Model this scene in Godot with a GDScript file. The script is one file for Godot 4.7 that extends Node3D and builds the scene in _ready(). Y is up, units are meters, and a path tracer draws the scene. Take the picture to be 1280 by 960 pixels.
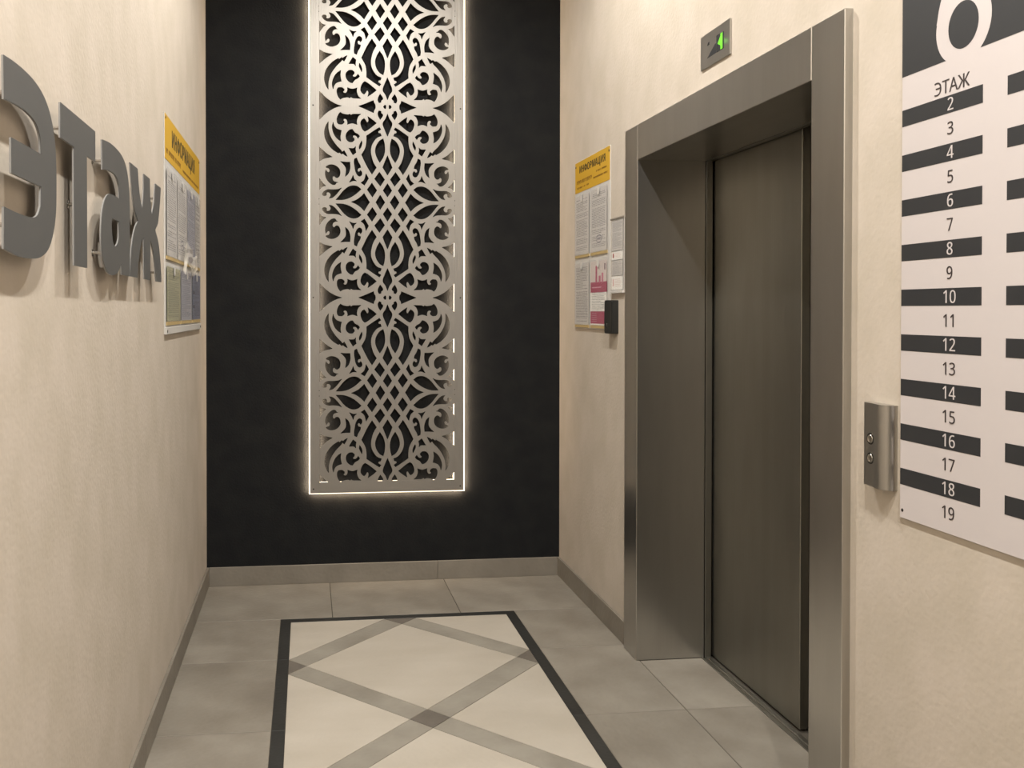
extends Node3D
# An elevator lobby: x runs across the corridor (0 = left wall), y up, z from the black end wall (0) towards the viewer.

const W := 1.862          # corridor width
const H := 3.62           # ceiling height
const L := 9.6            # corridor length
const DOOR_FAR := 1.171   # elevator opening along z
const DOOR_NEAR := 2.402
const DOOR_TOP := 2.028

var M := {}

# ------------------------------------------------------------------ bookkeeping
func numbered(parent: Node, called: String) -> String:
	if not parent.has_node(NodePath(called)):
		return called
	var i := 1
	while parent.has_node(NodePath("%s_%03d" % [called, i])):
		i += 1
	return "%s_%03d" % [called, i]

func put(called: String, mesh: Mesh, material: Material, parent: Node3D = null, xf := Transform3D()) -> MeshInstance3D:
	var o := MeshInstance3D.new()
	var p: Node = self if parent == null else parent
	o.name = numbered(p, called)
	o.mesh = mesh
	if material != null:
		o.material_override = material
	o.transform = xf
	o.cast_shadow = GeometryInstance3D.SHADOW_CASTING_SETTING_ON
	p.add_child(o, true)
	return o

func thing(called: String, label: String, category: String, at := Vector3.ZERO, turn := 0.0, group := "") -> Node3D:
	var o := Node3D.new()
	o.name = numbered(self, called)
	o.position = at
	o.rotation_degrees.y = turn
	add_child(o, true)
	tag(o, label, category, group)
	return o

func tag(o: Node, label: String, category: String, group := "", kind := "") -> void:
	o.set_meta("label", label)
	o.set_meta("category", category)
	if group != "":
		o.set_meta("group", group)
	if kind != "":
		o.set_meta("kind", kind)

func structure(o: Node, label: String, category: String) -> void:
	tag(o, label, category, "", "structure")

# ------------------------------------------------------------------ mesh helpers
func start() -> SurfaceTool:
	var st := SurfaceTool.new()
	st.begin(Mesh.PRIMITIVE_TRIANGLES)
	return st

func tri(st: SurfaceTool, a: Vector3, b: Vector3, c: Vector3, na: Vector3, nb := Vector3.ZERO, nc := Vector3.ZERO) -> void:
	if nb == Vector3.ZERO:
		nb = na
	if nc == Vector3.ZERO:
		nc = na
	if (b - a).cross(c - a).dot(na + nb + nc) > 0.0:
		var t := b; b = c; c = t
		var u := nb; nb = nc; nc = u
	for k in 3:
		st.set_normal([na, nb, nc][k])
		st.add_vertex([a, b, c][k])

func quad(st: SurfaceTool, a: Vector3, b: Vector3, c: Vector3, d: Vector3, n: Vector3) -> void:
	tri(st, a, b, c, n)
	tri(st, a, c, d, n)

# a box with chamfered edges
func add_box(st: SurfaceTool, lo: Vector3, hi: Vector3, bev := 0.0015) -> void:
	var c := (lo + hi) / 2.0
	var h := (hi - lo) / 2.0
	var b: float = min(bev, min(h.x, min(h.y, h.z)) * 0.45)
	for ax in 3:
		var u := (ax + 1) % 3
		var v := (ax + 2) % 3
		for s in [-1.0, 1.0]:
			var n := Vector3.ZERO
			n[ax] = s
			var q := []
			for e in [[-1, -1], [1, -1], [1, 1], [-1, 1]]:
				var p := Vector3.ZERO
				p[ax] = s * h[ax]
				p[u] = e[0] * (h[u] - b)
				p[v] = e[1] * (h[v] - b)
				q.append(c + p)
			quad(st, q[0], q[1], q[2], q[3], n)
		for s in [-1.0, 1.0]:
			for t in [-1.0, 1.0]:
				var n := Vector3.ZERO
				n[u] = s
				n[v] = t
				n = n.normalized()
				var q := []
				for e in [[-1, 0], [1, 0], [1, 1], [-1, 1]]:
					var p := Vector3.ZERO
					p[ax] = e[0] * (h[ax] - b)
					p[u] = s * (h[u] - (0.0 if e[1] == 0 else b))
					p[v] = t * (h[v] - (b if e[1] == 0 else 0.0))
					q.append(c + p)
				quad(st, q[0], q[1], q[2], q[3], n)
	for sx in [-1.0, 1.0]:
		for sy in [-1.0, 1.0]:
			for sz in [-1.0, 1.0]:
				var s := Vector3(sx, sy, sz)
				tri(st, c + s * Vector3(h.x, h.y - b, h.z - b), c + s * Vector3(h.x - b, h.y, h.z - b), c + s * Vector3(h.x - b, h.y - b, h.z), s.normalized())

func box(lo: Vector3, hi: Vector3, bev := 0.0015) -> Mesh:
	var st := start()
	add_box(st, lo, hi, bev)
	return st.commit()

func ring_side(st: SurfaceTool, pts: PackedVector2Array, z0: float, z1: float, outward: bool, open_x := [], open_y := []) -> void:
	var n := pts.size()
	var cw := 1.0 if Geometry2D.is_polygon_clockwise(pts) else -1.0
	if not outward:
		cw = -cw
	var en := []
	for i in n:
		var d := (pts[(i + 1) % n] - pts[i]).normalized()
		en.append(Vector2(-d.y, d.x) * cw)
	for i in n:
		var a := pts[i]
		var b := pts[(i + 1) % n]
		if lies_on(a.x, b.x, open_x) or lies_on(a.y, b.y, open_y):
			continue
		var e: Vector2 = en[i]
		var p: Vector2 = en[(i + n - 1) % n]
		var q: Vector2 = en[(i + 1) % n]
		var n0 := (e + p).normalized() if e.dot(p) > 0.75 else e
		var n1 := (e + q).normalized() if e.dot(q) > 0.75 else e
		var na := Vector3(n0.x, n0.y, 0)
		var nb := Vector3(n1.x, n1.y, 0)
		tri(st, Vector3(a.x, a.y, z0), Vector3(b.x, b.y, z0), Vector3(b.x, b.y, z1), na, nb, nb)
		tri(st, Vector3(a.x, a.y, z0), Vector3(b.x, b.y, z1), Vector3(a.x, a.y, z1), na, nb, na)

func lies_on(a: float, b: float, values: Array) -> bool:
	for v in values:
		if absf(a - v) < 0.0002 and absf(b - v) < 0.0002:
			return true
	return false

func flat(st: SurfaceTool, pts: PackedVector2Array, z: float, n: Vector3) -> void:
	var idx := Geometry2D.triangulate_polygon(pts)
	for i in range(0, idx.size(), 3):
		var a := pts[idx[i]]; var b := pts[idx[i + 1]]; var c := pts[idx[i + 2]]
		tri(st, Vector3(a.x, a.y, z), Vector3(b.x, b.y, z), Vector3(c.x, c.y, z), n)

# an outline with holes, cut into bands so that no piece keeps a hole
func pierced(outer: PackedVector2Array, holes: Array) -> Array:
	var lo := outer[0]
	var hi := outer[0]
	for p in outer:
		lo = lo.min(p); hi = hi.max(p)
	var cuts := []
	var boxes := []
	for h in holes:
		var a: Vector2 = h[0]
		var b: Vector2 = h[0]
		for p in h:
			a = a.min(p); b = b.max(p)
		boxes.append([a, b])
		cuts.append((a.y + b.y) / 2.0)
	cuts.append(hi.y)
	cuts.sort()
	var y0 := lo.y
	var out := []
	for c in cuts:
		if c - y0 < 0.0005 * (hi.y - lo.y):
			continue
		var band := PackedVector2Array([Vector2(lo.x, y0), Vector2(hi.x, y0), Vector2(hi.x, c), Vector2(lo.x, c)])
		var pieces: Array = Geometry2D.intersect_polygons(outer, band)
		for k in holes.size():
			if boxes[k][1].y <= y0 or boxes[k][0].y >= c:
				continue
			var next := []
			for p in pieces:
				next.append_array(Geometry2D.clip_polygons(p, holes[k]))
			pieces = next
		out.append_array(pieces)
		y0 = c
	return out

func plate(outer: PackedVector2Array, holes: Array, z0: float, z1: float) -> Mesh:
	var st := start()
	for p in pierced(outer, holes):
		flat(st, p, z1, Vector3.BACK)
		flat(st, p, z0, Vector3.FORWARD)
	ring_side(st, outer, z0, z1, true)
	for h in holes:
		ring_side(st, h, z0, z1, false)
	return st.commit()

# a smooth curve through points; corners sharper than 50 degrees stay corners
func smooth(pts: PackedVector2Array, steps := 4, sharp := 50.0) -> PackedVector2Array:
	var n := pts.size()
	var out := PackedVector2Array()
	var corner := []
	for i in n:
		var a := pts[i] - pts[(i + n - 1) % n]
		var b := pts[(i + 1) % n] - pts[i]
		corner.append(abs(a.angle_to(b)) > deg_to_rad(sharp))
	for i in n:
		var p0 := pts[(i + n - 1) % n]; var p1 := pts[i]; var p2 := pts[(i + 1) % n]; var p3 := pts[(i + 2) % n]
		var d := p1.distance_to(p2)
		var t1 := (p2 - p1)
		var t2 := (p2 - p1)
		if not corner[i]:
			t1 = (p2 - p0).normalized() * d
		if not corner[(i + 1) % n]:
			t2 = (p3 - p1).normalized() * d
		if corner[i] and corner[(i + 1) % n]:
			out.append(p1)
			continue
		for k in steps:
			var t := float(k) / steps
			var t3 := t * t * t
			var tt := t * t
			out.append(p1 * (2 * t3 - 3 * tt + 1) + t1 * (t3 - 2 * tt + t) + p2 * (-2 * t3 + 3 * tt) + t2 * (t3 - tt))
	return out

func poly(a: Array) -> PackedVector2Array:
	var out := PackedVector2Array()
	for i in range(0, a.size(), 2):
		out.append(Vector2(a[i], a[i + 1]))
	return out

# a convex floor piece (points are x, z) with a small chamfer round its top
func floor_piece(pts: PackedVector2Array, thick := 0.008, gap := 0.0017, bev := 0.0012) -> Mesh:
	var st := start()
	var rims := []
	for r in [gap, gap + bev]:
		var q: Array = Geometry2D.offset_polygon(pts, -r, Geometry2D.JOIN_MITER)
		rims.append(q[0] if q.size() else pts)
	var outer: PackedVector2Array = rims[0]
	var inner: PackedVector2Array = rims[1]
	var idx := Geometry2D.triangulate_polygon(inner)
	for i in range(0, idx.size(), 3):
		tri(st, Vector3(inner[idx[i]].x, 0, inner[idx[i]].y), Vector3(inner[idx[i + 1]].x, 0, inner[idx[i + 1]].y), Vector3(inner[idx[i + 2]].x, 0, inner[idx[i + 2]].y), Vector3.UP)
	var c := Vector2.ZERO
	for p in inner:
		c += p / inner.size()
	for k in [[inner, 0.0, outer, -bev], [outer, -bev, outer, -thick]]:
		var a: PackedVector2Array = k[0]
		var b: PackedVector2Array = k[2]
		for i in a.size():
			var j := (i + 1) % a.size()
			# nearest matching rim points, so that both rims may start anywhere
			var bi := nearest(b, a[i])
			var bj := nearest(b, a[j])
			var m := (b[bi] + b[bj]) / 2.0 - c
			var e := (a[j] - a[i]).normalized()
			var nn := Vector2(e.y, -e.x)
			if nn.dot(m) < 0:
				nn = -nn
			var n := Vector3(nn.x, 1.0 if k[1] != k[3] and a != b else 0.0, nn.y).normalized()
			quad(st, Vector3(a[i].x, k[1], a[i].y), Vector3(a[j].x, k[1], a[j].y), Vector3(b[bj].x, k[3], b[bj].y), Vector3(b[bi].x, k[3], b[bi].y), n)
	return st.commit()

func nearest(a: PackedVector2Array, p: Vector2) -> int:
	var best := 0
	for i in a.size():
		if a[i].distance_squared_to(p) < a[best].distance_squared_to(p):
			best = i
	return best

func rect(x0: float, y0: float, x1: float, y1: float) -> PackedVector2Array:
	return PackedVector2Array([Vector2(x0, y0), Vector2(x1, y0), Vector2(x1, y1), Vector2(x0, y1)])

func round_rect(x0: float, y0: float, x1: float, y1: float, r: float, n := 6) -> PackedVector2Array:
	var out := PackedVector2Array()
	for q in [[x1 - r, y1 - r, 0.0], [x0 + r, y1 - r, 90.0], [x0 + r, y0 + r, 180.0], [x1 - r, y0 + r, 270.0]]:
		for k in n + 1:
			var t := deg_to_rad(q[2] + 90.0 * k / n)
			out.append(Vector2(q[0] + r * cos(t), q[1] + r * sin(t)))
	return out

func disc(r: float, n := 24, c := Vector2.ZERO, ry := -1.0) -> PackedVector2Array:
	var out := PackedVector2Array()
	for k in n:
		out.append(c + Vector2(r * cos(TAU * k / n), (r if ry < 0 else ry) * sin(TAU * k / n)))
	return out

# a lathed shape about +z: profile of (radius, z)
func lathe(profile: Array, n := 24) -> Mesh:
	var st := start()
	for i in profile.size() - 1:
		var p: Vector2 = profile[i]
		var q: Vector2 = profile[i + 1]
		var d := (q - p).normalized()
		for k in n:
			var t0 := TAU * k / n
			var t1 := TAU * (k + 1) / n
			var e0 := Vector3(cos(t0), sin(t0), 0)
			var e1 := Vector3(cos(t1), sin(t1), 0)
			var n0 := e0 * -d.y + Vector3(0, 0, d.x)
			var n1 := e1 * -d.y + Vector3(0, 0, d.x)
			# profiles run from the centre of the top outwards and down, so the normal is on the left
			n0 = e0 * (-d.y) + Vector3(0, 0, d.x)
			var a := e0 * p.x + Vector3(0, 0, p.y)
			var b := e1 * p.x + Vector3(0, 0, p.y)
			var c := e1 * q.x + Vector3(0, 0, q.y)
			var f := e0 * q.x + Vector3(0, 0, q.y)
			if p.x > 0.00001:
				tri(st, a, b, c, n0, n1, n1)
			if q.x > 0.00001:
				tri(st, a, c, f, n0, n1, n0)
	return st.commit()

func text(words: String, cap: float, depth := 0.0006, bold := false) -> TextMesh:
	var t := TextMesh.new()
	var f := SystemFont.new()
	f.font_names = PackedStringArray(["Droid Sans"])
	if bold:
		f.font_weight = 700
	t.font = f
	t.text = words
	t.font_size = 64
	t.pixel_size = cap / (0.714 * 64.0)
	t.depth = depth
	t.curve_step = 1.0
	return t

# ------------------------------------------------------------------ materials
func mat(color: Color, rough := 0.7, metal := 0.0) -> StandardMaterial3D:
	var m := StandardMaterial3D.new()
	m.albedo_color = color
	m.roughness = rough
	m.metallic = metal
	return m

func noise_tex(sd: int, freq: float, ramp: Array, size := 512, octaves := 4, stretch := Vector2.ONE) -> ImageTexture:
	var n := FastNoiseLite.new()
	n.seed = sd
	n.noise_type = FastNoiseLite.TYPE_SIMPLEX_SMOOTH
	n.frequency = freq
	n.fractal_octaves = octaves
	var im := Image.create_empty(size, size, false, Image.FORMAT_RGB8)
	# tiles: the noise is read on two circles' product (4-D would be exact; a blend over the border is enough)
	for y in size:
		for x in size:
			var fx := float(x) / size
			var fy := float(y) / size
			var v := 0.0
			var ws := 0.0
			for k in [[0, 0], [1, 0], [0, 1], [1, 1]]:
				var wx: float = (1.0 - fx) if k[0] == 0 else fx
				var wy: float = (1.0 - fy) if k[1] == 0 else fy
				var w: float = wx * wy
				v += w * n.get_noise_2d((x - k[0] * size) * stretch.x, (y - k[1] * size) * stretch.y)
				ws += w * w
			v = clampf(0.5 + 0.75 * v / sqrt(ws), 0.0, 1.0)
			im.set_pixel(x, y, (ramp[0] as Color).lerp(ramp[1], v))
	return ImageTexture.create_from_image(im)

func bump(sd: int, freq: float, strength: float, size := 512, octaves := 4, stretch := Vector2.ONE) -> ImageTexture:
	var t := noise_tex(sd, freq, [Color.BLACK, Color.WHITE], size, octaves, stretch)
	var im := t.get_image()
	im.bump_map_to_normal_map(strength)
	return ImageTexture.create_from_image(im)

func tri_tex(m: StandardMaterial3D, scale: Vector3, albedo: Texture2D = null, normal: Texture2D = null, depth := 1.0) -> void:
	m.uv1_triplanar = true
	m.uv1_world_triplanar = true
	m.uv1_scale = scale
	if albedo:
		m.albedo_texture = albedo
	if normal:
		m.normal_enabled = true
		m.normal_texture = normal
		m.normal_scale = depth

func glow(color: Color, energy: float) -> StandardMaterial3D:
	var m := mat(color, 0.5)
	m.emission_enabled = true
	m.emission = color
	m.emission_energy_multiplier = energy
	return m

func make_materials() -> void:
	var trowel := noise_tex(3, 0.012, [Color(0.95, 0.95, 0.935), Color(1, 1, 1)], 512, 5, Vector2(1.0, 0.7))
	var grit := bump(5, 0.11, 3.0, 512, 3)
	M.wall = mat(Color(0.775, 0.734, 0.688), 0.8)
	tri_tex(M.wall, Vector3.ONE * 0.9, trowel, grit, 0.06)
	M.black = mat(Color(0.132, 0.135, 0.14), 0.9)
	M.black.metallic_specular = 0.25
	tri_tex(M.black, Vector3.ONE * 1.3, noise_tex(8, 0.02, [Color(0.85, 0.85, 0.87), Color(1, 1, 0.98)], 256), grit, 0.15)
	M.ceiling = mat(Color(0.80, 0.79, 0.77), 0.9)
	var cloud := noise_tex(11, 0.008, [Color(0.86, 0.85, 0.84), Color(1, 1, 1)], 512, 5)
	var fine := bump(12, 0.2, 1.0, 256, 2)
	M.tile = []
	for k in 4:
		var m := mat([Color(0.57, 0.545, 0.505), Color(0.555, 0.53, 0.49), Color(0.58, 0.555, 0.515), Color(0.565, 0.54, 0.50)][k], 0.5)
		tri_tex(m, Vector3.ONE * (0.75 + 0.05 * k), cloud, fine, 0.15)
		m.uv1_offset = Vector3(0.37, 0.11, 0.73) * k
		M.tile.append(m)
	M.skirting = mat(Color(0.54, 0.515, 0.475), 0.55)
	tri_tex(M.skirting, Vector3.ONE * 0.8, cloud, fine, 0.15)
	var marble := noise_tex(17, 0.007, [Color(0.945, 0.94, 0.93), Color(1, 1, 1)], 512, 5, Vector2(0.6, 1.4))
	M.cream = []
	for k in 3:
		var m := mat([Color(0.735, 0.705, 0.66), Color(0.725, 0.695, 0.65), Color(0.745, 0.715, 0.67)][k], 0.42)
		tri_tex(m, Vector3.ONE * (0.8 + 0.07 * k), marble, fine, 0.1)
		m.uv1_offset = Vector3(0.29, 0.4, 0.61) * k
		M.cream.append(m)
	M.band = mat(Color(0.60, 0.58, 0.54), 0.48)
	tri_tex(M.band, Vector3.ONE * 0.9, cloud, fine, 0.12)
	M.knot = mat(Color(0.44, 0.415, 0.385), 0.5)
	tri_tex(M.knot, Vector3.ONE * 0.9, cloud, fine, 0.12)
	M.border = mat(Color(0.185, 0.185, 0.18), 0.45)
	tri_tex(M.border, Vector3.ONE, cloud, fine, 0.1)
	M.grout = mat(Color(0.30, 0.28, 0.25), 0.95)
	var brush := bump(21, 0.05, 2.2, 512, 3, Vector2(5.0, 0.06))
	M.steel = mat(Color(0.75, 0.742, 0.725), 0.30, 1.0)
	tri_tex(M.steel, Vector3.ONE * 1.6, noise_tex(22, 0.01, [Color(0.96, 0.96, 0.96), Color(1, 1, 1)], 256, 4, Vector2(2.0, 0.3)), brush, 0.06)
	M.door = mat(Color(0.57, 0.56, 0.53), 0.38, 1.0)
	tri_tex(M.door, Vector3.ONE * 1.6, noise_tex(23, 0.012, [Color(0.95, 0.95, 0.95), Color(1, 1, 1)], 256, 4, Vector2(1.6, 0.3)), brush, 0.06)
	M.dark_steel = mat(Color(0.30, 0.29, 0.28), 0.5, 1.0)
	M.aluminium = mat(Color(0.62, 0.61, 0.58), 0.4, 1.0)
	M.lattice = mat(Color(0.63, 0.615, 0.595), 0.5, 0.9)
	tri_tex(M.lattice, Vector3.ONE * 1.6, null, brush, 0.15)
	M.led = glow(Color(1.0, 0.93, 0.82), 2.2)
	M.letter_face = mat(Color(0.365, 0.368, 0.37), 0.42, 0.25)
	M.letter_body = mat(Color(0.56, 0.555, 0.55), 0.4)
	M.pin = mat(Color(0.75, 0.74, 0.72), 0.25, 1.0)
	M.white = mat(Color(0.80, 0.79, 0.775), 0.45)
	M.sign_white = mat(Color(0.785, 0.757, 0.757), 0.5)
	M.print_dark = mat(Color(0.155, 0.16, 0.172), 0.55)
	M.print_brown = mat(Color(0.21, 0.18, 0.18), 0.55)
	M.yellow = mat(Color(0.79, 0.625, 0.19), 0.55)
	M.yellow_line = mat(Color(0.74, 0.65, 0.46), 0.5)
	M.ink = mat(Color(0.24, 0.20, 0.10), 0.6)
	M.ink_soft = mat(Color(0.52, 0.38, 0.10), 0.6)
	M.clear = mat(Color(0.95, 0.96, 0.97, 0.05), 0.12)
	M.clear.metallic_specular = 0.2
	M.clear.transparency = BaseMaterial3D.TRANSPARENCY_ALPHA
	M.tape = mat(Color(0.9, 0.88, 0.84, 0.38), 0.35)
	M.tape.transparency = BaseMaterial3D.TRANSPARENCY_ALPHA
	M.black_plastic = mat(Color(0.13, 0.135, 0.135), 0.35)
	M.green = glow(Color(0.42, 0.82, 0.20), 0.4)
	M.button = mat(Color(0.66, 0.64, 0.61), 0.3, 1.0)
	M.fitting = mat(Color(0.85, 0.84, 0.82), 0.4)
	M.lens = glow(Color(1.0, 0.92, 0.80), 6.0)

# printed sheets: ruled lines of small type, with or without a block of colour
func sheet_texture(kind: String, sd: int) -> StandardMaterial3D:
	var w := 132
	var h := 188
	var rng := RandomNumberGenerator.new()
	rng.seed = sd
	var paper := Color(0.77, 0.75, 0.735)
	if kind == "olive":
		paper = Color(0.62, 0.605, 0.49)
	elif kind == "lilac":
		paper = Color(0.64, 0.635, 0.67)
	elif kind == "navy":
		paper = Color(0.42, 0.43, 0.51)
	elif kind == "flyer" or kind.ends_with("mark"):
		paper = Color(0.93, 0.92, 0.90)
	var im := Image.create_empty(w, h, false, Image.FORMAT_RGB8)
	im.fill(paper)
	var ink := paper.darkened(0.46)
	var y := 12
	while y < h - 14:
		if rng.randf() < 0.12:
			y += 5
		var x := 10 + (rng.randi() % 8 if rng.randf() < 0.3 else 0)
		var stop := w - 10 - (rng.randi() % 60 if rng.randf() < 0.3 else rng.randi() % 8)
		while x < stop:
			var n := 3 + rng.randi() % 9
			im.fill_rect(Rect2i(x, y, mini(n, stop - x), 2), ink.lerp(paper, rng.randf() * 0.4))
			x += n + 2
		y += 5
	if kind == "table":
		for k in 12:
			im.fill_rect(Rect2i(10, 20 + k * 12, w - 20, 1), ink)
		for k in 5:
			im.fill_rect(Rect2i(10 + k * 28, 20, 1, 132), ink)
	if kind == "stamp":
		for k in 90:
			var t := TAU * k / 90.0
			im.fill_rect(Rect2i(int(66 + 22 * cos(t)), int(150 + 11 * sin(t)), 2, 2), Color(0.38, 0.37, 0.42))
		im.fill_rect(Rect2i(54, 148, 26, 3), Color(0.42, 0.40, 0.44))
	if kind == "flyer":
		var wine := Color(0.62, 0.16, 0.30)
		im.fill_rect(Rect2i(0, 0, w, 84), Color(0.82, 0.77, 0.75))
		im.fill_rect(Rect2i(0, 62, w, 30), wine)
		im.fill_rect(Rect2i(40, 14, 13, 50), wine.lightened(0.12))
		im.fill_rect(Rect2i(66, 44, 16, 20), wine.lightened(0.18))
		im.fill_rect(Rect2i(90, 36, 14, 28), wine.lightened(0.3))
		im.fill_rect(Rect2i(112, 10, 8, 18), Color(0.35, 0.22, 0.26))
		im.fill_rect(Rect2i(12, 76, 76, 3), wine.lightened(0.5))
		im.fill_rect(Rect2i(0, 148, w, 36), wine)
		for k in 5:
			im.fill_rect(Rect2i(10, 153 + k * 6, 40, 2), Color(0.70, 0.45, 0.52))
	if kind.ends_with("mark"):
		im.fill(paper)
		im.fill_rect(Rect2i(14, 40, 14, 100), Color(0.62, 0.25, 0.20) if kind == "red mark" else Color(0.86, 0.70, 0.68))
		for k in 5:
			im.fill_rect(Rect2i(40, 40 + k * 24, 60 + 7 * (k % 3), 5), Color(0.80, 0.66, 0.62))
	if kind == "navy":
		im.fill_rect(Rect2i(10, 70, 30, 12), Color(0.10, 0.10, 0.14))
		im.fill_rect(Rect2i(10, 128, 30, 12), Color(0.10, 0.10, 0.14))
	var m := mat(Color.WHITE, 0.75)
	m.albedo_texture = ImageTexture.create_from_image(im)
	return m

# a thin sheet with the print on its front (local x right, y up, z towards the reader)
func sheet_mesh(w: float, h: float, curl := 0.002) -> Mesh:
	var st := start()
	var n := 8
	for i in n:
		var a := float(i) / n
		var b := float(i + 1) / n
		var za := curl * 4.0 * (a - 0.5) * (a - 0.5)
		var zb := curl * 4.0 * (b - 0.5) * (b - 0.5)
		for side in [1.0, -1.0]:
			var o: float = 0.0004 * side
			var p := [Vector3((a - 0.5) * w, -h / 2, za + o), Vector3((b - 0.5) * w, -h / 2, zb + o), Vector3((b - 0.5) * w, h / 2, zb + o), Vector3((a - 0.5) * w, h / 2, za + o)]
			var uv := [Vector2(a, 1), Vector2(b, 1), Vector2(b, 0), Vector2(a, 0)]
			for k in ([0, 2, 1, 0, 3, 2] if side > 0 else [0, 1, 2, 0, 2, 3]):
				st.set_normal(Vector3(0, 0, side))
				st.set_uv(uv[k])
				st.add_vertex(p[k])
	return st.commit()

# ------------------------------------------------------------------ the scene
func _ready() -> void:
	# camera: the lens axis stands off the middle of the frame, as in a straightened picture
	var cam := Camera3D.new()
	cam.name = "camera"
	cam.projection = Camera3D.PROJECTION_FRUSTUM
	cam.near = 0.05
	cam.far = 60.0
	cam.size = 0.05 * 960.0 / 1100.0
	cam.frustum_offset = Vector2(0.05 * (640.0 - 505.036) / 1100.0, 0.05 * (400.089 - 480.0) / 1100.0)
	cam.position = Vector3(0.5155, 1.42, 4.6017)
	cam.rotation = Vector3(-0.0107, -0.1096, 0.0)
	add_child(cam)
	cam.current = true
	# no daylight reaches the lobby
	var we := WorldEnvironment.new()
	we.name = "environment"
	var env := Environment.new()
	env.background_mode = Environment.BG_COLOR
	env.background_color = Color(0.02, 0.02, 0.02)
	env.tonemap_mode = Environment.TONE_MAPPER_LINEAR
	env.tonemap_exposure = 1.0
	env.sdfgi_enabled = true
	env.ssao_enabled = true
	env.ssil_enabled = true
	we.environment = env
	add_child(we)

	make_materials()
	for spot in [[1.47, 5.6], [3.85, 7.4], [4.90, 6.8]]:
		downlight(Vector3(0.93, H, spot[0]), spot[1])

	shell()
	floor_tiles()
	skirting()
	elevator()
	screen()
	letters()
	left_board()
	right_board()
	small_things()
	floor_sign()

func downlight(at: Vector3, energy: float) -> void:
	var where := "nearest the black end wall" if at.z < 2.0 else ("over the raised letters" if at.z < 4.5 else "behind the viewer")
	var t := thing("ceiling_light", "round recessed ceiling downlight with white trim, " + where, "ceiling light", at, 0.0, "downlights along the lobby ceiling")
	var down := Transform3D(Basis(Vector3.RIGHT, PI / 2), Vector3.ZERO)
	put("trim_ring", lathe([Vector2(0.060, 0.003), Vector2(0.064, 0.007), Vector2(0.078, 0.006), Vector2(0.085, 0.0)], 32), M.fitting, t, down)
	put("lens", lathe([Vector2(0.0, 0.003), Vector2(0.060, 0.003)], 32), M.lens, t, down)
	var l := SpotLight3D.new()
	l.name = "beam"
	l.light_color = Color(1.0, 0.985, 0.955)
	l.light_energy = energy
	l.light_size = 0.035
	l.spot_range = 9.0
	l.spot_attenuation = 2.0
	l.spot_angle = 82.0
	l.spot_angle_attenuation = 0.6
	l.shadow_enabled = true
	l.rotation_degrees.x = -90
	l.position = Vector3(0, -0.012, 0)
	t.add_child(l)

func shell() -> void:
	structure(put("wall_left", box(Vector3(-0.2, 0, -0.2), Vector3(0, H, L + 0.2), 0.0), M.wall), "long cream textured plaster wall carrying the raised letters", "wall")
	structure(put("wall_back", box(Vector3(0, 0, -0.2), Vector3(W, H, 0), 0.0), M.black), "matte black end wall behind the ornamental screen", "wall")
	structure(put("wall_front", box(Vector3(0, 0, L), Vector3(W, H, L + 0.2), 0.0), M.wall), "cream plaster wall closing the lobby behind the viewer", "wall")
	var st := start()
	add_box(st, Vector3(W, 0, -0.2), Vector3(2.40, H, DOOR_FAR - 0.06), 0.0)
	add_box(st, Vector3(W, 0, DOOR_NEAR + 0.06), Vector3(2.40, H, L + 0.2), 0.0)
	add_box(st, Vector3(W, DOOR_TOP + 0.06, DOOR_FAR - 0.06), Vector3(2.40, H, DOOR_NEAR + 0.06), 0.0)
	structure(put("wall_right", st.commit(), M.wall), "cream textured plaster wall with the elevator opening", "wall")
	structure(put("ceiling", box(Vector3(-0.2, H, -0.2), Vector3(2.40, H + 0.2, L + 0.2), 0.0), M.ceiling), "plain pale ceiling over the elevator lobby", "ceiling")

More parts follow.
